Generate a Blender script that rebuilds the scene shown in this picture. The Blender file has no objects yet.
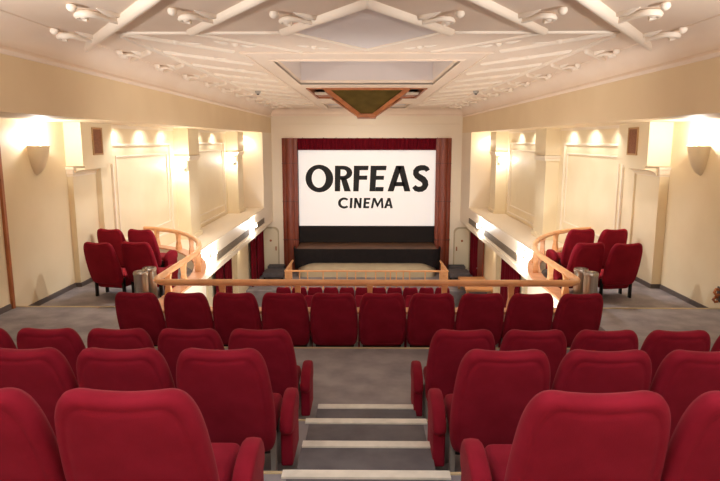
import bpy, bmesh, math, random
from mathutils import Vector, Matrix
random.seed(4)
PI = math.pi
S = bpy.context.scene
COL = S.collection
LIFT = 6.1            # the stalls floor ends up at z = 0

# ------------------------------------------------------------------ materials
def srgb(r, g, b):
    f = lambda c: (c/255/12.92) if c/255 <= .04045 else ((c/255+.055)/1.055)**2.4
    return (f(r), f(g), f(b), 1)

def mat(name, rgb, rough=.6, metal=0, noise=None, bump=None, sheen=0, emit=None, spec=None, trans=0, stretch=None):
    m = bpy.data.materials.new(name); m.use_nodes = True
    nt = m.node_tree; b = nt.nodes['Principled BSDF']
    b.inputs['Base Color'].default_value = srgb(*rgb)
    b.inputs['Roughness'].default_value = rough
    b.inputs['Metallic'].default_value = metal
    if spec is not None: b.inputs['Specular IOR Level'].default_value = spec
    if sheen:
        b.inputs['Sheen Weight'].default_value = sheen
        b.inputs['Sheen Roughness'].default_value = .4
        b.inputs['Sheen Tint'].default_value = (1, .35, .38, 1)
    if trans: b.inputs['Transmission Weight'].default_value = trans
    if emit:
        b.inputs['Emission Color'].default_value = srgb(*emit[0]); b.inputs['Emission Strength'].default_value = emit[1]
    tc = nt.nodes.new('ShaderNodeTexCoord')
    src = tc.outputs['Object']
    if stretch:
        mp = nt.nodes.new('ShaderNodeMapping'); mp.inputs['Scale'].default_value = stretch
        nt.links.new(src, mp.inputs['Vector']); src = mp.outputs['Vector']
    if noise:                                   # (scale, second colour, detail)
        n = nt.nodes.new('ShaderNodeTexNoise'); n.inputs['Scale'].default_value = noise[0]
        n.inputs['Detail'].default_value = noise[2] if len(noise) > 2 else 4
        nt.links.new(src, n.inputs['Vector'])
        r = nt.nodes.new('ShaderNodeValToRGB')
        r.color_ramp.elements[0].position = .35; r.color_ramp.elements[1].position = .65
        r.color_ramp.elements[0].color = srgb(*rgb); r.color_ramp.elements[1].color = srgb(*noise[1])
        nt.links.new(n.outputs['Fac'], r.inputs['Fac']); nt.links.new(r.outputs['Color'], b.inputs['Base Color'])
    if bump:                                    # (scale, strength)
        n2 = nt.nodes.new('ShaderNodeTexNoise'); n2.inputs['Scale'].default_value = bump[0]; n2.inputs['Detail'].default_value = 3
        nt.links.new(src, n2.inputs['Vector'])
        bp = nt.nodes.new('ShaderNodeBump'); bp.inputs['Strength'].default_value = bump[1]; bp.inputs['Distance'].default_value = .01
        nt.links.new(n2.outputs['Fac'], bp.inputs['Height']); nt.links.new(bp.outputs['Normal'], b.inputs['Normal'])
    return m

M = {}
M['cream']   = mat('cream_wall_paint', (230,213,178), .55, noise=(1.3,(235,219,186)), bump=(60,.05))
M['band']    = mat('shaded_cream_paint', (226,203,166), .6, noise=(.9,(231,209,173)), bump=(60,.05))  # same cream paint, tinted darker for the weaker light on the band
M['mould']   = mat('moulding_paint', (236,222,200), .5)
M['plaster'] = mat('ceiling_plaster', (236,216,196), .7, noise=(1.1,(240,222,204)), bump=(30,.08))
M['relief']  = mat('relief_plaster', (243,230,214), .6)
M['lilac']   = mat('lilac_grey_paint', (224,215,212), .7)
M['velvet']  = mat('red_velvet', (124,20,38), .8, noise=(5,(138,27,47),6), bump=(220,.12), sheen=.12, spec=.1)
M['velvet_side'] = mat('worn_red_velvet', (130,20,37), .8, noise=(4,(142,25,43),6), bump=(220,.12), sheen=.13, spec=.1)
M['curtain'] = mat('dark_red_curtain', (98,8,24), .85, sheen=.1, spec=.1)
M['carpet']  = mat('grey_carpet', (132,127,131), .95, noise=(3.2,(158,152,154),9), bump=(260,.3), spec=.1)
M['stair']   = mat('dark_stair_carpet', (100,96,99), .95, noise=(5,(114,110,112),9), bump=(260,.3), spec=.1)
M['nosing']  = mat('pale_nosing', (212,208,196), .6, noise=(9,(230,226,214),8))
M['edge']    = mat('brass_edge', (196,178,140), .45)
M['base']    = mat('dark_baseboard', (92,82,78), .6)
M['rail']    = mat('varnished_beech', (236,180,128), .33, noise=(3,(222,160,108),5), stretch=(1,1,6))
M['kerbcap'] = mat('wood_coping', (214,158,118), .45, noise=(6,(200,140,100)))
M['pros']    = mat('mahogany_veneer', (136,62,40), .38, noise=(3,(118,50,31),6), stretch=(4,4,.6))
M['prosd']   = mat('dark_mahogany_joint', (74,30,20), .5)  # darker tone for the joint strips on the columns
M['woodd']   = mat('dark_oak', (182,112,66), .45, noise=(5,(158,92,52),5))
M['olive']   = mat('olive_glass', (82,68,28), .25, noise=(3,(96,80,36)))
M['glassgrey'] = mat('smoky_glass', (96,78,76), .15)
M['black']   = mat('black_cloth', (26,22,24), .85, noise=(6,(32,27,28)), spec=.2)
M['masking'] = mat('black_masking', (36,31,31), .8, spec=.2)
M['stage']   = mat('stage_boards', (120,84,56), .5, noise=(2,(66,42,30),8), stretch=(1,10,1))
M['steel']   = mat('brushed_steel', (206,200,192), .28, 1, noise=(4,(180,174,166)), stretch=(30,30,1))
M['sand']    = mat('ash_sand', (120,112,104), .9)
M['metal']   = mat('grey_metal', (176,170,162), .4, .6)
M['blackm']  = mat('black_metal', (22,20,20), .4, .3)
M['shell']   = mat('seat_shell', (34,10,14), .6)
M['grille']  = mat('taupe_grille', (132,116,96), .6)
M['grilled'] = mat('dark_grille_gap', (70,60,48), .7)
M['spk']     = mat('brown_speaker_cloth', (146,98,70), .9, noise=(30,(128,82,58)))
M['spkf']    = mat('speaker_niche_frame', (178,136,88), .5)
M['doorframe'] = mat('door_frame_paint', (188,170,138), .5)
M['door']    = mat('door_paint', (226,212,184), .45)
M['screen']  = mat('screen_cloth', (236,232,228), .8, emit=((246,242,240),.24), noise=(3,(238,234,230)))
M['ink']     = mat('black_letters', (20,19,20), .7)
M['bulb']    = mat('lamp_glass', (255,244,225), .4, emit=((255,240,216),9))
M['bulbn']   = mat('near_lamp_glass', (255,244,225), .4, emit=((255,238,212),10))
M['beige']   = mat('beige_stage_front', (206,190,158), .7, noise=(2,(196,178,148)))
M['greyst']  = mat('charcoal_carpet', (84,78,80), .9, noise=(8,(96,90,92)))
M['pinewood']= mat('pine_boards', (206,148,96), .5, noise=(3,(190,130,80)), stretch=(1,8,1))

# ------------------------------------------------------------------ mesh builder
class MB:
    def __init__(s): s.bm = bmesh.new()
    def face(s, vs):
        try: return s.bm.faces.new(vs)
        except ValueError: return None
    def box(s, x0, x1, y0, y1, z0, z1):
        v = [s.bm.verts.new(p) for p in ((x0,y0,z0),(x1,y0,z0),(x1,y1,z0),(x0,y1,z0),(x0,y0,z1),(x1,y0,z1),(x1,y1,z1),(x0,y1,z1))]
        for f in ((0,3,2,1),(4,5,6,7),(0,1,5,4),(1,2,6,5),(2,3,7,6),(3,0,4,7)): s.face([v[i] for i in f])
        return s
    def loft(s, rings, closed=True, caps=True):
        R = [[s.bm.verts.new(p) for p in r] for r in rings]
        n = len(R[0])
        for a, b in zip(R, R[1:]):
            for i in range(n if closed else n-1):
                s.face([a[i], a[(i+1) % n], b[(i+1) % n], b[i]])
        if caps and closed:
            s.face(list(reversed(R[0]))); s.face(R[-1])
        return R
    def fancap(s, ring, centre, flip=False):
        c = s.bm.verts.new(centre); n = len(ring)
        for i in range(n):
            t = [ring[i], ring[(i+1) % n], c]
            s.face(t[::-1] if flip else t)
    def tube(s, path, r, n=8, taper=None):
        P = [Vector(p) for p in path]; rings = []
        up = Vector((0,0,1)); prev = None
        for i, p in enumerate(P):
            d = (P[min(i+1,len(P)-1)] - P[max(i-1,0)]).normalized()
            a = d.cross(up if abs(d.z) < .9 else Vector((0,1,0))).normalized()
            if prev is not None and a.dot(prev) < 0: a = -a
            prev = a
            b = d.cross(a).normalized()
            rr = r if taper is None else r*taper[i]
            rings.append([p + a*math.cos(2*PI*k/n)*rr + b*math.sin(2*PI*k/n)*rr for k in range(n)])
        s.loft(rings); return s
    def cyl(s, p0, p1, r0, r1=None, n=16):
        r1 = r0 if r1 is None else r1
        return s.tube([p0, p1], 1, n, taper=[r0, r1])
    def lathe(s, prof, centre, n=24, a0=0, a1=2*PI):
        c = Vector(centre); full = abs(a1-a0-2*PI) < 1e-6; m = n if full else n+1
        rings = [[c + Vector((r*math.cos(a0+(a1-a0)*k/n), r*math.sin(a0+(a1-a0)*k/n), z)) for k in range(m)] for r, z in prof]
        s.loft(rings, closed=full, caps=full); return s
    def prism(s, poly, f0, f1):       # poly of 2d points, f0/f1 map them to the two end faces
        s.loft([[f0(*p) for p in poly], [f1(*p) for p in poly]]); return s
    def sweep(s, path, prof):         # profile (offset to the left, height) along a horizontal path
        P = [Vector(p) for p in path]; rings = []
        for i, p in enumerate(P):
            d = (P[min(i+1,len(P)-1)] - P[max(i-1,0)]); d.z = 0; d.normalize()
            l = Vector((-d.y, d.x, 0))
            k = 1
            if 0 < i < len(P)-1:
                d1 = (P[i]-P[i-1]).normalized(); k = 1/max(.5, d.dot(d1))
            rings.append([p + l*o*k + Vector((0,0,h)) for o, h in prof])
        s.loft(rings); return s
    def mesh(s, name, m, smooth=None, bevel=0):
        if bevel:
            bmesh.ops.bevel(s.bm, geom=list(s.bm.edges), offset=bevel, segments=2, affect='EDGES', profile=.5)
        bmesh.ops.recalc_face_normals(s.bm, faces=s.bm.faces)
        me = bpy.data.meshes.new(name); s.bm.to_mesh(me); s.bm.free()
        me.materials.append(m)
        if smooth is not None:
            for p in me.polygons: p.use_smooth = True
            me.set_sharp_from_angle(angle=math.radians(smooth))
        return me
    def build(s, name, m, parent=None, smooth=None, bevel=0):
        return link(name, s.mesh(name, m, smooth, bevel), parent)

def link(name, me, parent=None):
    o = bpy.data.objects.new(name, me); COL.objects.link(o)
    if parent: o.parent = parent
    return o
def tag(o, label=None, cat=None, group=None, kind=None):
    if label: o['label'] = label
    if cat: o['category'] = cat
    if group: o['group'] = group
    if kind: o['kind'] = kind
    return o
def thing(name, label, cat, loc=(0,0,0), rz=0, group=None):
    o = link(name, None); o.location = loc; o.rotation_euler = (0,0,rz)
    return tag(o, label, cat, group)
def struct(name, mb, m, parent=None, **k):
    o = mb.build(name, m, parent, **k)
    if parent is None: o['kind'] = 'structure'
    return o

# ------------------------------------------------------------------ key sizes (camera eye at 0,0,0)
XW = 4.0; XR = 5.2; XP = 5.0; ZO = .31; ZB = -2.6; ZF = -3.38; ZC = 1.3; YE = 25.5; YB = -4.0
F0, F1, F2, F3, F4, FB = -1.5, -1.81, -2.11, -2.43, -2.77, -2.58
ST = -6.1; AP = -5.55; XS = 4.5

# ------------------------------------------------------------------ floors
f = MB()
f.box(-5.4,5.4, YB,1.81, ZF,F0).box(-5.4,5.4, 1.81,3.05, ZF,F1).box(-5.4,5.4, 3.05,4.29, ZF,F2).box(-5.4,5.4, 4.29,6.81, ZF,F3)
for s in (-1,1):
    x0,x1 = sorted((s*3.1,s*5.4)); f.box(x0,x1,6.81,8.56,ZF,F3)
f.box(-3.1,3.1,6.81,8.05,ZF,F4)
struct('floor', f, M['carpet'])
for s in (-1,1):
    x0,x1 = sorted((s*.42,s*.42*-1))
st = MB().box(-.42,.42,3.05,3.66,F2,-1.96).box(-.42,.42,4.29,4.89,F3,-2.27)
# dark runner on the aisle steps
struct('stair_floor', st, M['stair'])
run = MB().box(-.43,.43,1.9,2.98,F1,F1+.006).box(-.43,.43,3.67,4.22,F2,F2+.006)
struct('runner_floor', run, M['stair'])
for i,(y,z,w,txt) in enumerate(((3.05,F1,.46,'widest'),(3.66,-1.96,.415,''),(4.29,F2,.46,''),(4.89,-2.27,.415,''))):
    n = MB().box(-w,w, y-.06,y+.012, z+.002,z+.014).box(-w,w,y,y+.012,z-.035,z+.01)
    o = n.build('stair_nosing', M['nosing'])
    tag(o, ('worn pale nosing strip on the step nearest the camera','worn pale nosing strip, second from the camera on the aisle steps',
            'worn pale nosing strip, third from the camera on the aisle steps','worn pale nosing strip on the lowest step by the cross aisle')[i],
        'stair nosing', 'nosing strips down the centre aisle')
e = MB()
for y,z,w in ((3.05,F1,.46),(4.29,F2,.46)):
    for s in (-1,1):
        x0,x1 = sorted((s*w,s*5.2)); e.box(x0,x1,y-.012,y+.008,z,z+.008)
e.box(-3.1,3.1,6.795,6.818,F3,F3+.01)
for s in (-1,1):
    x0,x1 = sorted((s*3.1,s*5.2)); e.box(x0,x1,8.535,8.567,F3,F3+.01)
struct('trim_1', e, M['edge'])

# balcony box floors with curved fronts and the rail path
def arc(cx,cy,rx,ry,a0,a1,n):
    return [(cx+rx*math.cos(a0+(a1-a0)*i/n), cy+ry*math.sin(a0+(a1-a0)*i/n)) for i in range(n+1)]
# left half of the path, from the wall to the centre
LP = [(-5.0,13.3),(-4.75,13.22),(-4.4,13.02),(-4.05,12.74),(-3.75,12.36),(-3.47,11.9),(-3.26,11.45),(-3.12,11.0),(-3.03,10.6),(-2.97,10.2),(-2.975,9.6),(-2.98,9.0),(-2.98,8.7)]
LP += arc(-2.73,8.35,.25,.25,PI,1.5*PI,6)[0:]
PATH = LP + [(-x,y) for x,y in reversed(LP)]
PATH = [p for i,p in enumerate(PATH) if i == 0 or math.dist(p,PATH[i-1]) > .02]
for s in (-1,1):
    poly = [(x*-s if s>0 else x, y) for x,y in LP if y > 8.6]
    poly = poly + [(s*2.98,8.56),(s*5.4,8.56),(s*5.4,13.3)]
    fb = MB().prism(poly, lambda x,y: Vector((x,y,ZF)), lambda x,y: Vector((x,y,FB)))
    struct('box_floor', fb, M['carpet'])
# parapet kerb below the rail
kerb = MB().sweep([(x,y,0) for x,y in PATH], [(-.09,ZF),(.09,ZF),(.09,-2.36),(-.09,-2.36)])
struct('wall_parapet', kerb, M['mould'])
cap = MB().sweep([(x,y,0) for x,y in PATH], [(-.11,-2.36),(.11,-2.36),(.11,-2.325),(-.11,-2.325)])
struct('trim_2', cap, M['kerbcap'])

rl = thing('balcony_railing','long varnished wooden balcony railing curving round both side boxes','railing',(0,8.1,-2.325))
inv = Vector((0,8.1,-2.325))
pth = [Vector((x,y,-1.945))-inv for x,y in PATH]
hr = MB(); hr.tube(pth, 1, 14, taper=[.047]*len(pth)); hr.build('handrail', M['rail'], rl, smooth=50)
# mid rail + posts
L = [0]
for a,b in zip(PATH,PATH[1:]): L.append(L[-1]+math.dist(a,b))
def at_len(t):
    for i in range(len(L)-1):
        if L[i+1] >= t:
            k = (t-L[i])/(L[i+1]-L[i]); a,b = PATH[i],PATH[i+1]
            return (a[0]+(b[0]-a[0])*k, a[1]+(b[1]-a[1])*k, math.atan2(b[1]-a[1], b[0]-a[0]))
    return (*PATH[-1],0)
tot = L[-1]
posts = []
half = []
for x in (.62,1.86): half += [x]
px = [-2.72,-1.78,-.58,.12,1.25,2.3]
for x in (-2.0,-.95,.05,1.08,2.0): posts.append((x,8.1,0))
for t in (.35,1.1,1.9,2.7,3.6,4.6,5.35):
    x,y,a = at_len(t); posts.append((x,y,a)); posts.append((-x,y,-a))
for x,y,a in posts:
    pm = MB()
    rings = []
    for z,wx,wy in ((-2.325,.045,.05),(-2.27,.045,.05),(-2.15,.03,.035),(-2.03,.036,.04),(-1.97,.045,.05)):
        c,sn = math.cos(a),math.sin(a)
        rings.append([Vector((x+u*c-v*sn, y+u*sn+v*c, z))-inv for u,v in ((-wx,-wy),(wx,-wy),(wx,wy),(-wx,wy))])
    pm.loft(rings); pm.build('post', M['rail'], rl, smooth=30)

# ------------------------------------------------------------------ stalls level floors
fs = MB().box(-5.4,5.4,7.0,21.8,ST-.2,ST)
struct('stalls_floor', fs, M['carpet'])
fa = MB().box(-5.4,5.4,21.8,26.2,ST-.2,AP)
struct('apron_floor', fa, M['carpet'])

# ------------------------------------------------------------------ side walls
for s,nm in ((-1,'left'),(1,'right')):
    def sx(a,b): return tuple(sorted((s*a,s*b)))
    b = MB()
    x0,x1 = sx(XW,5.6); b.box(x0,x1,YB,YE,ZO,ZC+.25)               # deep band over the openings
    struct('wall_%s_band' % nm, b, M['band'])
    b = MB()
    x0,x1 = sx(XR,5.6); b.box(x0,x1,YB,10.4,ZF,ZO)
    x0,x1 = sx(XP,5.6); b.box(x0,x1,10.4+.9,23.3,ZB,ZO)
    x0,x1 = sx(5.1 if s<0 else 5.04,5.6); b.box(x0,x1,10.4,11.3,ZF,-.45)              # near pillar shaft
    b.box(*sx(5.0,5.6),11.3,13.2,ZF,ZB)
    struct('wall_%s' % nm, b, M['cream'])
    struct('wall_%s_pier' % nm, MB().box(*sx(XW,5.6),23.3,YE,ZF,ZO), M['mould'])
    # gallery fascia and ledge
    b = MB(); b.box(*sx(XW,5.6),12.6,23.3,ZF,ZB)
    struct('wall_%s_fascia' % nm, b, M['mould'])
    b = MB(); b.box(*sx(XW-.045,XW+.02),12.9,23.45,ZF-.02,-3.26).box(*sx(XW-.03,XW+.02),12.9,23.4,-2.66,-2.6)
    struct('trim_%d' % (3 if s<0 else 4), b, M['mould'], bevel=.008)
    # lower wall under the gallery
    b = MB(); b.box(*sx(XS,5.6),7.0,YE,ST,ZF)
    for y in (16.2,19.9): b.box(*sx(XS-.12,XS),y,y+.35,ST,ZF)
    struct('wall_%s_lower' % nm, b, M['cream'])
    # band moulding: bead and cove up to the ceiling
    prof = [(XW+.02,.93),(XW-.02,.95),(XW-.035,.985),(XW-.02,1.02),(XW-.015,1.03)]
    for i in range(9):
        a = PI/2*i/8; prof.append((XW-.02-.3*(1-math.cos(a)), 1.03+.255*math.sin(a)))
    prof += [(XW-.33,1.31),(XW+.02,1.31)]
    c = MB().prism(prof, lambda x,z: Vector((s*x,YB,z)), lambda x,z: Vector((s*x,YE,z)))
    struct('trim_%d' % (5 if s<0 else 6), c, M['plaster'], smooth=35)
    # baseboards
    b = MB(); b.box(*sx(XR-.025,XR+.01),8.57,10.4,FB,FB+.075).box(*sx(5.075 if s<0 else 5.015,5.11),10.375,11.3,FB,FB+.075).box(*sx(5.11,XR),10.375,10.41,FB,FB+.075)
    b.box(*sx(XP-.025,XP+.01),11.3,13.2,FB,FB+.075)
    b.box(*sx(XR-.025,XR+.01),6.0,8.42 if s<0 else 8.36,F3,F3+.08)
    struct('baseboard_%s' % nm, b, M['base'])
    # pillars: hanging box with bracket, capital, shaft
    b = MB()
    hx=4.9 if s<0 else 4.8
    b.box(*sx(hx,5.6),10.4,11.65,-.44,ZO)
    pr = [(5.6,-.44)]+[(hx,-.44),(hx,-.50)]+[(hx+.2*math.sin(PI/2*i/6),-.50-.1*(1-math.cos(PI/2*i/6))) for i in range(1,7)]+[(5.6,-.6)]
    b.prism(pr, lambda x,z: Vector((s*x,10.46,z)), lambda x,z: Vector((s*x,11.34,z)))
    struct('trim_%d' % (7 if s<0 else 8), b, M['cream'], smooth=25)
    b = MB()
    b.box(*sx(5.06 if s<0 else 5.0,XR+.2),10.36,11.36,-.5,-.45).box(*sx(5.08 if s<0 else 5.02,XR+.2),10.38,11.34,-.58,-.5).box(*sx(5.09 if s<0 else 5.03,XR+.2),10.39,11.33,-.62,-.59)
    struct('trim_%d' % (9 if s<0 else 10), b, M['mould'], bevel=.006)
    for k,(py,xc) in enumerate(((15.7,4.62),(21.5,4.57))):
        b = MB()
        b.box(*sx(xc,5.1),py,py+1.0,-.38,ZO)
        b.box(*sx(xc+.04,5.1),py+.05,py+.95,ZB,-.38)
        b.box(*sx(xc+.0,5.1),py+.01,py+.99,ZB,ZB+.12)
        struct('trim_%d' % (11+2*k+(s>0)), b, M['cream'])
        b = MB()
        b.box(*sx(xc-.03,5.1),py-.04,py+1.04,-.44,-.39).box(*sx(xc+.0,5.1),py-.0,py+1.0,-.52,-.44)
        struct('trim_%d' % (15+2*k+(s>0)), b, M['mould'], bevel=.006)
    # wall panels: outer frame and inner raised moulding
    b = MB()
    def frame(y0,y1,z0,z1,w,d,x):
        xx = sx(x-d,x+.005)
        b.box(*xx,y0,y1,z1-w,z1); b.box(*xx,y0,y1,z0,z0+w); b.box(*xx,y0,y0+w,z0+w,z1-w); b.box(*xx,y1-w,y1,z0+w,z1-w)
    for y0,y1,zb in ((11.75,15.3,-2.3),(17.1,21.1,-2.5),(22.75,23.25,-2.5)):
        frame(y0,y1,zb,-.06,.05,.045,XP)
        if y1-y0 > 1: frame(y0+.22,y1-.22,zb+.26,-.3,.035,.03,XP)
    b.box(*sx(XP-.012,XP),11.4,23.3,.24,.31)
    struct('trim_%d' % (19+(s>0)), b, M['mould'], bevel=.008)

# ------------------------------------------------------------------ near wall joints (door casings at the picture's edges)
c = MB().box(-5.2,-5.16,8.44,8.50,F3,ZO)
struct('trim_21', c, M['woodd'])
# back wall behind the viewer
struct('wall_back', MB().box(-5.6,5.6,YB-.2,YB,ZF,ZC+.25), M['cream'])
struct('wall_stalls_back', MB().box(-5.6,5.6,6.8,7.0,ST,ZF), M['cream'])

# ------------------------------------------------------------------ front wall with proscenium opening
PX = 3.53; PZ = .1
struct('wall_front_left', MB().box(-5.6,-PX,YE,YE+.3,ST,ZC+.2), M['mould'])
struct('wall_front_right', MB().box(PX,5.6,YE,YE+.3,ST,ZC+.2), M['mould'])
struct('wall_front_top', MB().box(-PX,PX,YE,YE+.3,PZ,ZC+.2), M['mould'])
pr = [(YE+.02,1.0),(YE-.04,1.01),(YE-.04,1.05),(YE-.02,1.06)]+[(YE-.02-.28*(1-math.cos(PI/2*i/8)),1.06+.235*math.sin(PI/2*i/8)) for i in range(1,9)]+[(YE+.02,1.31)]
struct('trim_22', MB().prism(pr, lambda y,z: Vector((-XW,y,z)), lambda y,z: Vector((XW,y,z))), M['plaster'], smooth=35)
struct('trim_23', MB().box(-PX-.35,PX+.35,YE-.03,YE,.62,.68), M['mould'], bevel=.006)
struct('wall_stage', MB().box(-5.6,5.6,28.2,28.3,AP,ZC+.2).box(-5.6,-5.5,YE+.3,28.2,AP,ZC).box(5.5,5.6,YE+.3,28.2,AP,ZC), M['masking'])

# brown proscenium columns
for s in (-1,1):
    t = thing('proscenium_column','tall mahogany proscenium column at the %s edge of the screen' % ('left' if s<0 else 'right'),'column',(s*3.24,YE-.02,AP),group='columns either side of the screen')
    H = .1-AP
    m = MB(); rings = []
    prof = [(-.32,.12),(-.32,-.02),(-.25,-.05)]
    for i in range(9):
        a = PI*i/8; prof.append((-.17*math.cos(a)*1.1, -.05-.09*math.sin(a)))
    prof += [(.25,-.05),(.32,-.02),(.32,.12)]
    m.prism(prof, lambda x,y: Vector((x,y,0)), lambda x,y: Vector((x,y,H)))
    m.build('shaft', M['pros'], t, smooth=30)
    m = MB()
    for z in (1.35,3.0,4.6): m.box(-.325,.325,-.145,.1,z,z+.015)
    m.build('joint', M['prosd'], t)

# screen, masking, letters
SY = YE+.2
scr = thing('cinema_screen','large white cinema screen showing the black words ORFEAS CINEMA','cinema screen',(0,SY,-3.64))
def SPt(px,py):   # screen drawing units
    return ((px-15)/683*5.87-2.9, (400-py)/385*3.28)
x0,z0 = SPt(15,400); x1,z1 = SPt(698,15)
MB().box(x0,x1,0,.03,z0,z1).build('screen_cloth', M['screen'], scr)
def stroke(m, pts, w, closed=False, dy=-.004):
    P = [Vector(p) for p in pts]; n = len(P); A=[];B=[]
    ws = w if isinstance(w,(list,tuple)) else [w]*n
    for i in range(n):
        if closed: d = P[(i+1)%n]-P[i-1]
        else: d = P[min(i+1,n-1)]-P[max(i-1,0)]
        d.normalize(); q = Vector((-d.y,d.x))*ws[i]/2
        A.append(P[i]+q); B.append(P[i]-q)
    if closed: A.append(A[0]);B.append(B[0])
    for i in range(len(A)-1):
        poly=[A[i],A[i+1],B[i+1],B[i]]
        m.prism([SPt(*p) for p in poly], lambda x,z: Vector((x,dy,z)), lambda x,z: Vector((x,0,z)))
def poly(m, pts, dy=-.004):
    m.prism([SPt(*p) for p in pts], lambda x,z: Vector((x,dy,z)), lambda x,z: Vector((x,0,z)))
def ring(m,cx,cy,rx,ry,irx,iry,icx,icy,a0=0,a1=360,n=40):
    for i in range(n):
        a=math.radians(a0+(a1-a0)*i/n); b=math.radians(a0+(a1-a0)*(i+1)/n)
        poly(m,[(cx+rx*math.cos(a),cy+ry*math.sin(a)),(cx+rx*math.cos(b),cy+ry*math.sin(b)),(icx+irx*math.cos(b),icy+iry*math.sin(b)),(icx+irx*math.cos(a),icy+iry*math.sin(a))])
def letter(fn):
    m = MB(); fn(m); m.build('letter', M['ink'], scr)
letter(lambda m: ring(m,118,161,69,69,35,47,115,160))
def lR(m):
    poly(m,[(196,97),(224,97),(221,225),(194,225)])
    ring(m,235,132,47,35,19,16,235,132,-90,90,18)
    poly(m,[(222,97),(236,97),(236,116),(222,116)]); poly(m,[(222,148),(236,148),(236,167),(222,167)])
    poly(m,[(224,158),(252,158),(274,225),(242,225)])
letter(lR)
def lF(m):
    poly(m,[(290,97),(320,97),(313,225),(286,225)]); poly(m,[(318,97),(363,97),(360,119),(316,119)]); poly(m,[(316,146),(357,146),(355,167),(314,167)])
letter(lF)
def lE(m):
    poly(m,[(373,97),(404,97),(396,225),(367,225)]); poly(m,[(402,97),(452,97),(449,119),(400,119)])
    poly(m,[(400,147),(440,147),(438,167),(398,167)]); poly(m,[(398,203),(438,203),(436,225),(396,225)])
letter(lE)
def lA(m):
    poly(m,[(498,97),(528,97),(487,225),(457,225)]); poly(m,[(506,97),(537,97),(571,225),(541,225)]); poly(m,[(492,178),(540,178),(545,199),(486,199)])
letter(lA)
letter(lambda m: stroke(m,[(656,122),(650,112),(638,107),(622,107),(606,112),(597,124),(597,136),(604,147),(618,156),(634,166),(643,178),(645,192),(639,205),(627,213),(612,215),(598,211),(588,200)],[22,25,26,27,28,29,30,31,32,32,31,30,29,28,27,26,22]))
letter(lambda m: ring(m,240,284,30,28,18,17,242,284,45,315,24))
letter(lambda m: poly(m,[(271,258),(283,258),(280,310),(268,310)]))
def lN(m):
    poly(m,[(292,258),(303,258),(300,310),(289,310)]); poly(m,[(318,258),(329,258),(326,310),(315,310)]); poly(m,[(292,258),(304,258),(326,310),(315,310)])
letter(lN)
def lE2(m):
    poly(m,[(340,258),(352,258),(348,310),(336,310)]); poly(m,[(350,258),(372,258),(371,268),(350,268)]); poly(m,[(350,278),(367,278),(366,288),(349,288)]); poly(m,[(348,300),(366,300),(365,310),(347,310)])
letter(lE2)
def lM(m):
    poly(m,[(385,258),(395,258),(385,310),(374,310)]); poly(m,[(385,258),(397,258),(411,292),(406,306)]); poly(m,[(424,258),(434,258),(408,306),(403,294)]); poly(m,[(424,258),(434,258),(438,310),(427,310)])
letter(lM)
def lA2(m):
    poly(m,[(458,258),(469,258),(452,310),(440,310)]); poly(m,[(461,258),(471,258),(484,310),(472,310)]); poly(m,[(454,290),(472,290),(474,299),(451,299)])
letter(lA2)

tz=3.64
MB().box(-2.98,3.0,-.02,.05,-4.36+tz,-3.65+tz).build('masking_panel', M['masking'], scr)
for q in (-1,1): MB().box(*sorted((q*2.93+.02,q*3.02+.02)),-.06,.05,-3.65+tz,.06+tz).build('masking_strip',M['masking'],scr)

def drape(name, x0,x1,y,z0,z1,amp,waves,m,label,cat,axis='x',group=None,n=None):
    n = n or waves*8
    F=[];Bk=[]
    for i in range(n+1):
        t=i/n; off=amp*math.sin(2*PI*waves*t)+amp*.4*math.sin(2*PI*waves*.37*t+1)
        F.append((x0+(x1-x0)*t, off))
    if axis=='x': g=lambda a,o,z: Vector((a,y+o,z))
    else: g=lambda a,o,z: Vector((y+o,a,z))
    th=.02
    mb=MB(); prof=F+[(a,o+th) for a,o in reversed(F)]
    mb.prism(prof, lambda a,o: g(a,o,z0), lambda a,o: g(a,o*.9,z1))
    o = mb.build(name,m,smooth=60); return tag(o,label,cat,group)
drape('pelmet_curtain',-3.0,3.0,YE+.03,-.4,.12,.03,34,M['curtain'],'gathered dark red pelmet curtain along the top of the screen','curtain')
for s,nm in ((-1,'left'),(1,'right')):
    drape('door_curtain',17.0,17.95,s*(XS-.1),ST+.02,ZF-.02,.04,5,M['curtain'],'dark red curtain panel under the %s gallery, nearest the balcony' % nm,'curtain','y','curtains under the side galleries')
    drape('door_curtain',18.1,19.1,s*(XS-.1),ST+.02,ZF-.02,.04,5,M['curtain'],'dark red curtain panel under the %s gallery, second from the balcony' % nm,'curtain','y','curtains under the side galleries')
    if s<0: drape('door_curtain',22.4,23.4,s*(XS-.1),ST+.02,ZF-.02,.04,5,M['curtain'],'dark red curtain panel under the left gallery, third from the balcony','curtain','y','curtains under the side galleries')
    drape('door_curtain',23.6,25.1,s*(XS-.1),AP+.02,ZF-.02,.04,6,M['curtain'],'dark red curtain under the %s gallery beside the arched door' % nm,'curtain','y','curtains under the side galleries')
# reddish door leaf on the right, beyond the cream pier
d = thing('wooden_door','brown wooden door under the right gallery by the red curtain','door',(4.47,22.9,ST))
MB().box(-.05,.0,-.45,.6,0,2.6).build('door_leaf',M['pros'],d,bevel=.008)
MB().cyl((-.1,.45,1.1),(-.02,.45,1.1),.03).build('door_knob',M['steel'],d,smooth=40)

# stage
stg = MB().box(-2.86,2.9,24.2,28.2,-4.5,-4.38)
struct('stage_floor', stg, M['stage'])
# beige stage front with rounded ends
bf = MB()
pp = [(-2.84,24.5),(-2.8,24.3),(-2.66,24.15),(-2.45,24.1),(2.5,24.1),(2.7,24.15),(2.84,24.3),(2.88,24.5)]
bf.prism(pp, lambda x,y: Vector((x,y,AP)), lambda x,y: Vector((x,y,-4.5)))
struct('stage_front_wall', bf, M['beige'], smooth=40)
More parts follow.
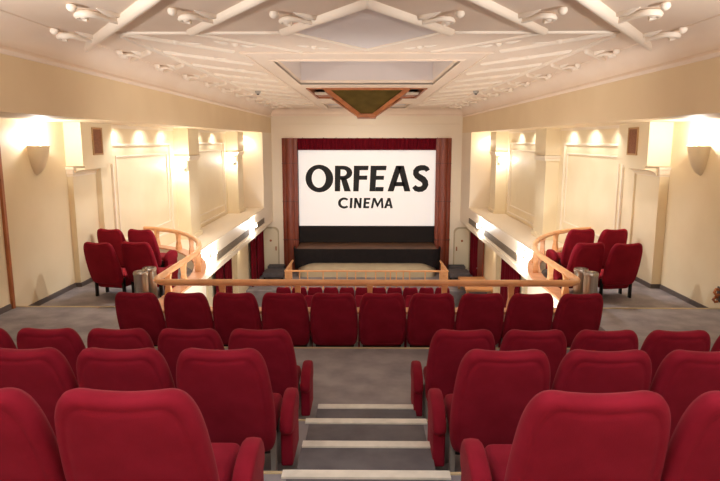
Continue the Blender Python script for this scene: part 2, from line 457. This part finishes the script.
# black valance round the stage edge
sk = MB(); top=[];bot=[]
path=[(-3.02,24.75),(-3.02,24.4),(-2.97,24.2),(-2.85,24.06),(-2.65,24.0)]+[(-2.4+4.85*i/30,24.0) for i in range(31)]+[(2.7,24.0),(2.9,24.06),(3.02,24.2),(3.07,24.4),(3.07,24.75)]
R1=[];R2=[];R3=[];R4=[]
for i,(x,y) in enumerate(path):
    w = max(0,(abs(x-.02)-2.15)/.9); dz = -.34*min(1,w)**1.6
    yy = y+.015*math.sin(i*1.7)
    R1.append(Vector((x,yy,-4.36))); R2.append(Vector((x*.985,yy-.01,-4.93+dz))); R3.append(Vector((x*.98,yy+.03,-4.93+dz))); R4.append(Vector((x*.99,yy+.04,-4.36)))
rr=[[R1[i],R2[i],R3[i],R4[i]] for i in range(len(path))]
sk.loft(rr)
tag(sk.build('stage_valance',M['black'],smooth=60),'black cloth valance hanging round the curved edge of the stage','stage valance')

# wooden fence round the stage front
fe = thing('orchestra_fence','low wooden balustrade standing on the floor before the stage','fence',(0,21.95,AP))
MB().box(-3.06,3.06,-.04,.04,.70,.76).build('front_rail',M['rail'],fe,bevel=.01)
for s in (-1,1):
    m=MB(); m.tube([(s*3.03,0,.73),(s*3.0,1.96,.73)],.05,4); m.build('side_rail',M['rail'],fe)
    for i in range(6):
        y=.25+i*.3; MB().box(s*3.02-.02,s*3.02+.02,y-.02,y+.02,.0,.72).build('baluster',M['rail'],fe)
for x in (-3.03,-2.8,-2.5,-2.2,-1.62,-1.1,-.72,-.4,-.02,.35,.72,.9,1.12,1.38,1.62,2.2,2.75,3.03):
    MB().box(x-.022,x+.022,-.022,.022,0,.70).build('baluster',M['rail'],fe)

# arched doors in the front wall
for k,s in enumerate((-1,1)):
    cx = s*4.1 - (.02 if s<0 else -.0)
    def dp(w,h,n=8,r=.22):
        P=[(-w,0),(-w,h-r)]+[(-w+r-r*math.cos(PI/2*i/n),h-r+r*math.sin(PI/2*i/n)) for i in range(1,n+1)]
        return P+[(-x,z) for x,z in reversed(P)]
    d = link('door_%d'%(k+1),None); d.location=(cx,YE,AP+.05); d['kind']='structure'
    MB().prism(dp(.36,1.84),lambda x,z:Vector((x,-.03,z)),lambda x,z:Vector((x,.02,z))).build('door_frame',M['doorframe'],d)
    MB().prism(dp(.3,1.77),lambda x,z:Vector((x,-.055,z)),lambda x,z:Vector((x,-.0,z))).build('door_leaf',M['door'],d,bevel=.006); d=bpy.context.scene.objects[COL.objects[-1].name]
    MB().cyl((0,-.07,1.25),(0,-.05,1.25),.05).build('door_plaque',M['woodd'],d)
    MB().box(*sorted((-s*.2,-s*.25)),-.09,-.055,.82,1.0).build('door_handle',M['woodd'],d)
# charcoal carpeted step blocks at the doors
for s,nm in ((-1,'left'),(1,'right')):
    m=MB(); m.box(*sorted((s*3.3,s*4.2)),24.55,25.1,AP,AP+.14); m.box(*sorted((s*3.5,s*4.2)),24.9,25.4,AP+.14,AP+.28)
    tag(m.build('door_step',M['greyst'],bevel=.02),'charcoal carpeted double step below the %s arched door' % nm,'steps')
    m=MB(); m.box(*sorted((s*3.25,s*4.2)),23.2,24.3,AP,AP+.3)
    t=thing('stage_bench','dark grey padded bench beside the %s end of the stage fence' % nm,'bench',(s*3.75,23.95,AP))
    MB().box(-.42,.42,-.45,.45,.1,.3).build('bench_seat',M['greyst'],t,bevel=.04)
    for a in (-.36,.36):
        for b_ in (-.38,.38): MB().box(a-.03,a+.03,b_-.03,b_+.03,0,.12).build('leg',M['blackm'],t)
# pine counter on the right
t = thing('pine_counter','pine topped open counter standing under the right gallery','counter',(4.0,20.9,ST))
MB().box(-.52,.45,-.6,1.4,.92,1.0).build('counter_top',M['pinewood'],t,bevel=.01)
for a in (-.48,.38):
    for b_ in (-.55,1.3): MB().box(a-.04,a+.04,b_-.04,b_+.04,0,.92).build('leg',M['pinewood'],t)
MB().box(-.45,.38,-.5,1.25,.35,.4).build('shelf',M['woodd'],t)
MB().box(-.40,.32,-.35,1.15,.03,.33).build('drawer_box',M['grille'],t)

# ------------------------------------------------------------------ ceiling with three coffers
xs=[-4.2,-1.55,1.55,4.2]; ys=[YB,10.15,14.5,15.5,19.1,21.6,24.8,YE+.05]
cm = MB()
for i in range(3):
    for j in range(7):
        if i==1 and j in (1,3,5): continue
        cm.box(xs[i],xs[i+1],ys[j],ys[j+1],ZC,ZC+.1)
for y0,y1,h in ((10.15,14.5,.75),(21.6,24.8,.35)):
    pass
struct('ceiling', cm, M['plaster'])
cf = MB()
for y0,y1,h,x in ((10.15,14.5,.8,1.55),(15.5,19.1,.3,1.55),(21.6,24.8,.4,1.55)):
    z1=ZC+h
    cf.box(-x-.06,x+.06,y0-.06,y1+.06,z1,z1+.05)
    cf.box(-x-.06,-x,y0,y1,ZC+.1,z1).box(x,x+.06,y0,y1,ZC+.1,z1).box(-x,x,y0-.06,y0,ZC+.1,z1).box(-x,x,y1,y1+.06,ZC+.1,z1)
struct('coffer_ceiling', cf, M['lilac'])
bd = MB()
for y0,y1 in ((10.15,14.5),(21.6,24.8)):
    x=1.55
    bd.box(-x-.05,x+.05,y0-.05,y0+.0,ZC-.025,ZC+.03).box(-x-.05,x+.05,y1,y1+.05,ZC-.025,ZC+.03).box(-x-.05,-x,y0,y1,ZC-.025,ZC+.03).box(x,x+.05,y0,y1,ZC-.025,ZC+.03)
bd.box(-1.9,1.9,9.26,9.32,ZC-.03,ZC).box(-1.9,-1.85,9.32,YE-.3,ZC-.02,ZC).box(1.85,1.9,9.32,YE-.3,ZC-.02,ZC)
struct('trim_24', bd, M['plaster'], bevel=.005)

# lozenge panel and plaster ribs
dm = [(0,5.9),(1.0,7.44),(0,8.98),(-1.0,7.44)]
struct('trim_25', MB().prism([(x*.93,7.44+(y-7.44)*.93) for x,y in dm], lambda x,y: Vector((x,y,ZC-.012)), lambda x,y: Vector((x,y,ZC+.01))), M['lilac'])
rb = MB()
def rib(a,b,r=.055,flat=.8):
    n=8; A=Vector((*a,ZC)); Bv=Vector((*b,ZC)); d=(Bv-A).normalized(); l=Vector((-d.y,d.x,0))
    rings=[]
    for t,k in ((0,.3),(.0,.75),(.02,1),(.98,1),(1,.75),(1,.3)):
        ex = -r*.6 if (t==0 and k<.5) else (r*.6 if (t==1 and k<.5) else 0)
        c=A+(Bv-A)*t + d*ex
        rings.append([c+l*r*k*math.cos(PI+PI*i/n)+Vector((0,0,-flat*2*r*k*math.sin(PI*i/n)+.004)) for i in range(n+1)])
    rb.loft(rings)
def pair(a,b,r=.055):
    rib(a,b,r); rib((-a[0],a[1]),(-b[0],b[1]),r)
pair((-1.02,7.5),(0,5.93),.05); pair((-.96,7.52),(-.0,8.98),.02)
pair((-2.13,7.5),(-.0,4.25),.048)
pair((-4.0,8.75),(-1.2,4.6),.06)
pair((-4.0,6.3),(-2.2,3.6),.06)
pair((-3.05,7.58),(-1.05,7.58),.022)
pair((-3.05,7.6),(-3.03,25.0),.024); pair((-3.13,7.9),(-3.11,25.0),.014)
pair((-2.15,7.62),(-.95,9.2),.02)
pair((-1.9,9.29),(-0.0,9.29),.018)
y=7.62
while y<22.6:
    pair((-2.98,y),(-1.95,y+1.5),.03); y+=1.5
y=9.05
while y<24:
    pair((-3.17,y),(-3.78,y+.88),.042); y+=1.6
struct('trim_26', rb, M['relief'], smooth=50)
# scroll ornaments: arm, curl, ball and leaf
sc = MB()
def scroll(x,y,dx,dy,L=.6,r=.035,m=1):
    d=Vector((dx,dy,0)).normalized(); l=Vector((-d.y,d.x,0))*m
    o=Vector((x,y,ZC-.035))
    pts=[o+d*L*t for t in (0,.25,.5,.75)]
    c=o+d*L*.78+l*.10
    for i in range(1,9):
        a=-PI/2+i*PI*1.45/8; pts.append(c+(d*math.cos(a)+l*math.sin(a))*.1*(1-.06*i)+Vector((0,0,-.004*i)))
    sc.tube(pts,1,7,taper=[r*1.1]*4+[r*(1.1-.03*i) for i in range(8)])
    for q,rr in ((c+d*.02,.055),(o+d*(L+.22)-l*.02,.05)):
        rings=[[q+Vector((rr*math.sin(t)*math.cos(2*PI*k/10),rr*math.sin(t)*math.sin(2*PI*k/10),-rr*.9*math.cos(t))) for k in range(10)] for t in (.15,.6,1.1,1.57,2.1)]
        sc.loft(rings)
    q=o+d*L*.55-l*.11
    rings=[]
    for t,w in ((-.2,.01),(-.12,.035),(0,.045),(.12,.03),(.2,.008)):
        rings.append([q+d*t+l*w*math.cos(PI*i/5)+Vector((0,0,.036-w*1.1*math.sin(PI*i/5))) for i in range(6)])
    sc.loft(rings)
for x,y,dx,dy,L_,r_ in ((-2.68,6.73,-.25,-.97,.5,.034),(-3.52,8.0,-.22,-.97,.5,.034),(-1.62,6.78,-.5,-.85,.42,.028),(-.58,6.83,-.65,-.76,.36,.026)):
    scroll(x,y,dx,dy,L_,r_,m=-1); scroll(-x,y,-dx,dy,L_,r_,m=1)
def leaf(x,y,dx,dy,L_,w):
    d=Vector((dx,dy,0)).normalized(); l=Vector((-d.y,d.x,0)); q=Vector((x,y,ZC-.004)); rings=[]
    for t,k in ((0,.15),(.2,.8),(.45,1),(.75,.6),(1,.1)):
        rings.append([q+d*t*L_+l*w*k*math.cos(PI*i/6)+Vector((0,0,-w*.9*k*math.sin(PI*i/6)+.002)) for i in range(7)])
    sc.loft(rings)
def bead(x,y,r):
    q=Vector((x,y,ZC+.005))
    sc.loft([[q+Vector((r*math.cos(t)*math.cos(2*PI*k/10),r*math.cos(t)*math.sin(2*PI*k/10),-r*.9*math.sin(t))) for k in range(10)] for t in (0,.4,.9,1.3,1.5)])
for s in (-1,1):
    y=9.05
    while y<24:
        scroll(s*3.47,y+.42,s*.3,-.95,.26,.022,m=s); y+=1.6
    y=7.62
    while y<22.6:
        yb=y+.63
        bead(s*2.55,yb,.06); leaf(s*2.62,yb-.05,s*.4,-.9,.42,.035); leaf(s*2.48,yb+.08,-s*.5,.85,.42,.035)
        leaf(s*2.66,yb-.12,s*.9,-.3,.22,.03); leaf(s*2.44,yb+.12,-s*.95,.3,.22,.03); y+=1.5
    bead(s*1.8,8.5,.05); leaf(s*1.86,8.42,s*.6,-.7,.26,.035); leaf(s*1.74,8.56,-s*.7,.6,.26,.035)
    bead(s*.75,8.75,.045); leaf(s*.8,8.7,s*.8,-.5,.2,.03); leaf(s*.7,8.8,-s*.8,.4,.2,.03)
struct('trim_27', sc, M['relief'], smooth=50)

# wood skylight frame and lantern
for s,nm in ((-1,'left'),(1,'right')):
    t=thing('ceiling_grille','wood framed ceiling grille with smoky glass, %s of the hanging lantern' % nm,'ceiling grille',(s*1.27,17.3,ZC-.0),group='framed grilles beside the ceiling lantern')
    a=.26
    MB().box(-a,-a+.06,-1.75,1.75,-.02,.16).build('side_frame',M['woodd'],t); MB().box(a-.06,a,-1.75,1.75,-.02,.16).build('side_frame',M['woodd'],t)
    MB().box(-a,a,-1.78,-1.7,-.02,.16).build('end_frame',M['woodd'],t); MB().box(-a,a,1.7,1.78,-.02,.16).build('end_frame',M['woodd'],t)
    MB().box(-a+.06,a-.06,.1,.5,.0,.05).build('cross_bar',M['mould'],t)
    MB().box(-a+.06,a-.06,.5,1.7,.02,.06).build('slat',M['woodd'],t)
    MB().box(-a+.05,a-.05,-1.7,1.7,.12,.15).build('glass_pane',M['glassgrey'],t)
lt=thing('ceiling_lantern','large tapering wooden ceiling lantern with olive glass over the balcony edge','lantern',(0,17.3,ZC))
T=[(-1.07,-1.8,.02),(1.07,-1.8,.02),(1.07,1.8,.02),(-1.07,1.8,.02)]; Bq=[(-.22,-.55,-.58),(.22,-.55,-.58),(.22,.55,-.58),(-.22,.55,-.58)]
g=MB(); g.loft([[Vector(p) for p in T],[Vector(p) for p in Bq]]); g.build('glass_body',M['olive'],lt)
for i in range(4):
    m=MB(); m.tube([T[i],Bq[i]],.075,4); m.build('corner_bar',M['woodd'],lt)
    m=MB(); m.tube([T[i],T[(i+1)%4]],.07,4); m.build('top_bar',M['woodd'],lt)
MB().box(-.27,.27,-.6,.6,-.68,-.57).build('bottom_frame',M['woodd'],lt,bevel=.015)

# smoke detectors
for s,nm in ((-1,'left'),(1,'right')):
    t=thing('smoke_detector','small smoke detector on the far %s of the ceiling' % nm,'smoke detector',(s*2.9,16.4,ZC))
    MB().lathe([(.0,-.07),(.05,-.07),(.07,-.04),(.08,0)],(0,0,0)).build('detector_body',M['metal'],t,smooth=40)
    MB().lathe([(.0,-.1),(.03,-.1),(.035,-.07)],(0,0,0),12).build('sensor',M['blackm'],t)

# small dark fitting low on the right wall
t=thing('wall_fitting','small dark brown scroll shaped fitting low on the right wall by the cross aisle','wall fitting',(XR,8.62,-2.22))
m=MB(); m.tube([(-.005,.02,.06),(-.06,.02,.06),(-.09,0,.02),(-.07,-.02,-.02),(-.03,-.02,-.01)],.022,8); m.build('upper_scroll',M['woodd'],t,smooth=50)
m=MB(); m.tube([(-.005,.02,-.06),(-.06,.02,-.06),(-.1,0,-.09),(-.08,-.02,-.12),(-.04,-.02,-.11)],.02,8); m.build('lower_scroll',M['woodd'],t,smooth=50)
MB().box(-.02,0,-.04,.06,-.12,.1).build('wall_plate',M['base'],t,bevel=.004)

# speakers in the near pillars
for s,nm in ((-1,'left'),(1,'right')):
    t=thing('wall_speaker','brown speaker set in the cream pillar head of the %s balcony box' % nm,'speaker',(s*(4.9 if s<0 else 4.8),11.0,0),group='speakers in the pillar heads')
    m=MB()
    for y0,y1,z0,z1 in ((-.2,.2,.20,.23),(-.2,.2,-.26,-.23),(-.2,-.17,-.23,.2),(.17,.2,-.23,.2)): m.box(*sorted((-s*.02,s*.01)),y0,y1,z0,z1)
    t=m.build('frame',M['spkf'],t)
    m=MB().box(*sorted((-s*.006,s*.005)),-.17,.17,-.23,.2); m.build('speaker_cloth',M['spk'],t)

# ------------------------------------------------------------------ lamps
def point(loc,e,col=(1,.84,.62),r=.06,name='lamp_or_fill'):
    l=bpy.data.lights.new(name,'POINT'); l.energy=e; l.color=col; l.shadow_soft_size=r
    o=bpy.data.objects.new(name,l); COL.objects.link(o); o.location=loc; return o
def area(loc,rot,sx_,sy_,e,col=(1,.88,.74),name='overhead_fill'):
    l=bpy.data.lights.new(name,'AREA'); l.shape='RECTANGLE'; l.size=sx_; l.size_y=sy_; l.energy=e; l.color=col
    o=bpy.data.objects.new(name,l); COL.objects.link(o); o.location=loc; o.rotation_euler=rot; return o
def spot(loc,target,e,ang=60,col=(1,.86,.66),r=.03,name='spot_light',blend=.6):
    l=bpy.data.lights.new(name,'SPOT'); l.energy=e; l.color=col; l.spot_size=math.radians(ang); l.spot_blend=blend; l.shadow_soft_size=r
    o=bpy.data.objects.new(name,l); COL.objects.link(o); o.location=loc
    o.rotation_euler=(Vector(target)-Vector(loc)).to_track_quat('-Z','Y').to_euler(); return o
# near bowl uplighters
for s,nm in ((-1,'left'),(1,'right')):
    t=thing('wall_sconce','large glowing plaster bowl sconce on the near %s wall' % nm,'sconce',(s*XR,9.45,-.12))
    m=MB(); prof=[(.012,-.42),(.07,-.38),(.14,-.27),(.19,-.12),(.22,.04),(.21,.045),(.175,-.10),(.12,-.24),(.05,-.34)]
    a0 = PI/2 if s>0 else -PI/2
    m.lathe(prof,(0,0,0),16,a0,a0+PI); m.build('bowl',M['cream'],t,smooth=50)
    m=MB(); m.lathe([(.0,-.06),(.03,-.05),(.045,0),(.03,.06),(.0,.08)],(-s*.09,0,-.02),12); m.build('bulb',M['bulbn'],t,smooth=60)
    point((s*(XR-.13),9.45,.04),27,col=(1,.96,.9),r=.05)
# pillar sconces
def sconce(x,y,z,s,label,e=16,face=False):
    t=thing('wall_sconce',label,'sconce',(x,y,z))
    MB().box(*sorted((-s*.015,0)),-.05,.05,-.12,.12).build('back_plate',M['metal'],t,bevel=.004)
    m=MB(); m.tube([(-s*.01,0,-.08),(-s*.08,0,-.1),(-s*.12,0,-.04)],.012,6); br=m.build('bracket',M['metal'],t)
    m=MB(); m.lathe([(.0,-.05),(.035,-.04),(.055,.02),(.05,.1),(.0,.12)],(-s*.12,0,0),12); m.build('lamp_shade',M['bulb'],br,smooth=60)
    if face: t.rotation_euler.z=s*PI/2
    point((x,y-.26,z+.02) if face else (x-s*.24,y,z+.02),e*(.85 if face else 1.5),col=(1,.96,.9),r=.05)
sconce(-4.72,15.70,-.64,-1,'glowing wall lamp on the nearer left gallery pillar',face=True)
sconce(-4.70,21.50,-.70,-1,'glowing wall lamp on the farther left gallery pillar',face=True)
sconce(4.70,21.50,-.70,1,'glowing wall lamp on the farther right gallery pillar',face=True)
sconce(-XW,15.05,-2.85,-1,'bright lamp on the left gallery front, next to the curved railing',30)
sconce(-XW,20.7,-2.95,-1,'bright lamp on the left gallery front, farther along near the arched door',24)
sconce(XW,15.0,-2.85,1,'bright lamp on the right gallery front, next to the curved railing',30)
sconce(XW,20.65,-2.95,1,'bright lamp on the right gallery front, farther along near the arched door',24)
# fascia grilles
for s,nm in ((-1,'left'),(1,'right')):
    for y0,y1,w in ((15.7,20.15,'long'),(21.25,23.2,'short')):
        t=thing('vent_grille','%s brown vent grille in the %s gallery front' % (w,nm),'vent grille',(s*XW,(y0+y1)/2,-3.07),group='vent grilles in the gallery fronts')
        h=(y1-y0)/2
        MB().box(*sorted((-s*.008,s*.01)),-h,h,-.1,.1).build('grille_back',M['grilled'],t)
        m=MB()
        for i in range(5): m.box(*sorted((-s*.022,-s*.006)),-h,h,-.095+i*.041,-.07+i*.041)
        m.build('louvre',M['grille'],t)
# recess downlights over the wall panels
for s in (-1,1):
    for y in (11.9,13.3,14.7,17.9,19.6,23.0):
        t_ = spot((s*4.62,y,.27),(s*5.0,y+.1,-.9),15,140,col=(1,.97,.92))
    for y in (22.95,): point((s*4.5,y,-.1),6,r=.1)  # added fill in the gallery opening, no lamp hangs here

# ------------------------------------------------------------------ seats
def catmull(P,n=6):
    out=[]; N=len(P)
    for i in range(N):
        p0,p1,p2,p3=[Vector(P[(i+k)%N]) for k in (-1,0,1,2)]
        for j in range(n):
            t=j/n; out.append(.5*((2*p1)+(p2-p0)*t+(2*p0-5*p1+4*p2-p3)*t*t+(3*p1-p0-3*p2+p3)*t**3))
    return out
def back_mesh(name,m):
    half=[(.10,.964),(.165,.972),(.207,.956),(.238,.908),(.258,.83),(.271,.71),(.279,.57),(.277,.42),(.262,.30),(.225,.245),(.12,.232)]
    P=[(0,.958)]+half+[(0,.23)]+[(-x,z) for x,z in reversed(half)]
    C=catmull(P,4); zc=.59
    mb=MB(); rings=[]
    L=[(-.066,.19),(-.065,.12),(-.063,.075),(-.059,.058),(-.054,.050),(-.0545,.043),(-.056,.034),(-.048,.016),(-.024,.003),(.004,0),(.03,.006),(.052,.03),(.064,.07),(.07,.15)]
    sh=lambda z: -(z-.33)*.32
    for yy,ins in L:
        rings.append([Vector((p.x*(1-ins/.27), yy+sh(zc+(p.y-zc)*(1-ins/.33)), zc+(p.y-zc)*(1-ins/.33))) for p in C])
    R=mb.loft(rings,caps=False)
    mb.fancap(R[0],Vector((0,-.067+sh(zc),zc)),True); mb.fancap(R[-1],Vector((0,.072+sh(zc),zc)))
    return mb.mesh(name,m,smooth=70)
def rbox(x0,x1,y0,y1,z0,z1,r,name,m,seg=3,tilt=0):
    mb=MB().box(x0,x1,y0,y1,z0,z1)
    bmesh.ops.bevel(mb.bm,geom=list(mb.bm.edges),offset=r,segments=seg,affect='EDGES',profile=.5)
    if tilt:
        for v in mb.bm.verts: v.co.z += (v.co.y-y0)*tilt
    return mb.mesh(name,m,smooth=50)
def arm_mesh(name,m,w):
    # side profile of the padded arm: rounded leaf above, straight panel below
    prof=[(.04,.34),(.06,.41),(.12,.465),(.22,.497),(.33,.505),(.41,.48),(.455,.42),(.46,.37),(.43,.325),(.30,.305),(.12,.31)]
    C=catmull(prof,3); cy,cz=.26,.41
    mb=MB(); rings=[]
    for xx,k in ((-w,.72),(-w*.93,.88),(-w*.7,.97),(0,1),(w*.7,.97),(w*.93,.88),(w,.72)):
        rings.append([Vector((xx,cy+(p.x-cy)*k,cz+(p.y-cz)*k)) for p in C])
    mb.loft(rings)
    return mb.mesh(name,m,smooth=60)
def seatkit(v,leg):
    k={}
    k['back']=back_mesh('backrest',v)
    k['cush']=rbox(-.245,.245,.06,.53,.25,.37,.045,'seat_cushion',v,4,.08)
    k['armw']=arm_mesh('armrest',v,.043); k['armn']=arm_mesh('armrest',v,.018)
    k['panw']=rbox(-.038,.038,.08,.42,.10,.35,.015,'side_panel',v); k['pann']=rbox(-.018,.018,.1,.4,.13,.35,.008,'side_panel',v)
    k['leg']=rbox(-.016,.016,.03,.09,0,.34,.004,'leg',leg); k['legf']=rbox(-.016,.016,.3,.36,0,.3,.004,'leg',leg)
    k['shell']=rbox(-.235,.235,.04,.46,.20 if v is M['velvet'] else .15,.29,.02 if v is M['velvet'] else .06,'seat_pan',M['shell'] if v is M['velvet'] else v)
    return k
K_main=seatkit(M['velvet'],M['metal']); K_side=seatkit(M['velvet_side'],M['blackm'])
def seat(x,y,z,label,group,rz=0,ends=(False,False),kit=None,tiny=False):
    k=kit or K_main
    t=thing('theatre_seat',label,'seat',(x,y,z),rz,group)
    t.rotation_euler[0]=0
    link('backrest',k['back'],t); link('seat_cushion',k['cush'],t); link('seat_pan',k['shell'],t)
    for s,e in ((-1,ends[0]),(1,ends[1])):
        if e is None: continue
        if s>0 and not e: continue
        a=link('armrest',k['armw' if e else 'armn'],t); a.location=(s*(.322 if e else .262),0,0)
        link('side_panel',k['panw' if e else 'pann'],a)
    for s in (-1,1):
        a=link('leg',k['leg'],t); a.location=(s*.245,0,0)
        if not tiny: a=link('leg',k['legf'],t); a.location=(s*.245,0,0)
    return t
ordn=['next to the aisle steps','second from the aisle steps','third from the aisle steps','fourth from the aisle steps','fifth from the aisle steps']
DY=.21+.05
rows=((1.87,F1,'nearest row',[-.83,-1.392],[.795,1.357],'seats in the nearest row'),
      (3.12,F2,'second row',[-.815,-1.377,-1.939],[.775,1.337,1.899],'seats in the second row from the camera'),
      (4.47,F3,'third row',[-.84,-1.402,-1.964,-2.526,-3.088],[.765,1.327,1.889,2.451,3.013],'seats in the third row from the camera'))
for Y,z,nm,Lx,Rx,g in rows:
    for side,X in (('left',Lx),('right',Rx)):
        for i,x in enumerate(X):
            seat(x,Y+DY,z,'red velvet seat in the %s, %s of the aisle, %s' % (nm,side,ordn[i]),g,
                 ends=((side=='right' and i==0),(side=='left' and i==0)))
num=['leftmost','second from left','third from left','fourth from left','fifth from left','fifth from right','fourth from right','third from right','second from right','rightmost']
for i in range(10):
    t=seat(-.10+(i-4.5)*.593,6.93+DY,F4,'red velvet seat in the ten seat row along the balcony rail, %s' % num[i],'ten seats along the balcony rail',rz=math.radians(-(i-4.5)*-.9))
    t.scale.x=1.06
# side boxes
side_spots={-1:((4.28,9.42,'nearer pair by the wall'),(3.69,9.48,'nearer pair by the railing'),(4.72,10.90,'farther pair by the wall'),(4.13,10.86,'farther pair by the railing')),
            1:((4.13,9.42,'nearer pair by the wall'),(3.55,9.48,'nearer pair by the railing'),(4.56,10.98,'farther pair by the wall'),(3.95,10.98,'farther pair by the railing'))}
for s,nm in ((-1,'left'),(1,'right')):
    for (x,y,lab) in side_spots[s]:
        inner = 'railing' in lab
        t=seat(s*x,y+.22,FB,'red upholstered seat in the %s balcony box, %s' % (nm,lab),'seats in the balcony boxes',
             rz=s*math.radians(12 if s<0 else 9),ends=((True if (inner and s>0) else None),(True if (inner and s<0) else None)),kit=K_side)
        t.scale.x=1.05
# stalls seats
num2=['first','second','third','fourth','fifth','sixth','seventh','eighth','ninth','tenth','eleventh','twelfth']
for r,(y,nm) in enumerate(((20.9,'farther'),(19.8,'nearer'))):
    for i in range(11):
        seat(-2.95+i*.565,y,ST,'small red stalls seat seen below the balcony rail, %s from left in the %s row' % (num2[i],nm),'stalls seats seen below the rail',tiny=True)

# ------------------------------------------------------------------ steel bins
def bin_(x,y,label):
    t=thing('steel_bin',label,'bin',(x,y,FB))
    MB().lathe([(.0,0),(.1,0),(.103,.02),(.103,.60),(.105,.61)],(0,0,0),28).build('bin_body',M['steel'],t,smooth=30)
    MB().lathe([(.065,.60),(.07,.635),(.1,.64),(.109,.62),(.109,.59),(.103,.585)],(0,0,0),28).build('rim',M['steel'],t,smooth=40); t=COL.objects[-1]
    MB().lathe([(.0,.615),(.068,.615),(.068,.62),(.0,.625)],(0,0,0),20).build('ash_tray',M['sand'],t,smooth=40)
bin_(-3.40,8.80,'steel cylindrical bin at the left railing corner, nearer and left of its pair')
bin_(-3.37,9.08,'steel cylindrical bin at the left railing corner, half hidden behind the other')
bin_(3.36,8.80,'steel cylindrical bin at the right railing corner, nearer and right of its pair')
bin_(3.31,9.08,'steel cylindrical bin at the right railing corner, half hidden behind the other')

# ------------------------------------------------------------------ room lights without fixtures, partly added fill
for x in (-2.3,-.8,.8,2.3): spot((x,8.6,-3.0),(x*.8,14.5,1.3),60,150,col=(1,.98,.95),r=.1,name='balcony_front_uplight')
area((0,-2.4,.1),(math.radians(165),0,0),7,1.2,120,col=(1,.95,.9),name='rear_fill')  # fill light added behind the viewer, no fixture
for q in (-1,1): spot((q*3.8,3.4,.2),(q*1.6,9.5,2.4),250,84,col=(1,.98,.95),r=.12,name='side_uplight')
area((0,1.0,1.2),(0,0,0),7,2.5,62,col=(1,1,1),name='overhead_fill')  # overhead fill added out of view above the near rows
for x in (-.7,.7):
    for y in (11.0,13.6): spot((x,y,2.05),(-x*3.0,y-(12.3-y)*-.6,-3),340,88,col=(1,1,1),r=.1,name='coffer_fill')  # mid-hall fill added up inside the coffer, which holds no lamps
spot((0,19.5,1.2),(0,24.8,-2.8),300,84,col=(1,.95,.88),r=.3)  # unseen spot added to brighten the stage and front wall
for s in (-1,1): point((s*4.2,20.5,-3.7),7,r=.1)  # small fill added below each gallery, no lamp there

# ------------------------------------------------------------------ world, camera, view
w=bpy.data.worlds.new('World'); S.world=w; w.use_nodes=True
w.node_tree.nodes['Background'].inputs[0].default_value=(.9,.8,.7,1); w.node_tree.nodes['Background'].inputs[1].default_value=.05
fpx=600.
cam=bpy.data.cameras.new('camera'); co=bpy.data.objects.new('camera',cam); COL.objects.link(co)
cam.sensor_fit='HORIZONTAL'; cam.sensor_width=36; cam.lens=36*fpx/720; cam.clip_start=.05; cam.clip_end=200
co.rotation_mode='XYZ'
co.rotation_euler=(PI/2-math.atan(100/fpx),0,math.atan(6.5/fpx))
S.camera=co
for o in S.objects:
    if o.parent is None: o.location.z += LIFT
S.view_settings.view_transform='Standard'; S.view_settings.look='None'; S.view_settings.gamma=1; S.view_settings.use_curve_mapping=False
S.view_settings.exposure=0.8
try:
    S.cycles.use_denoising=True; S.cycles.max_bounces=8; S.cycles.diffuse_bounces=6; S.cycles.sample_clamp_indirect=4
except Exception: pass
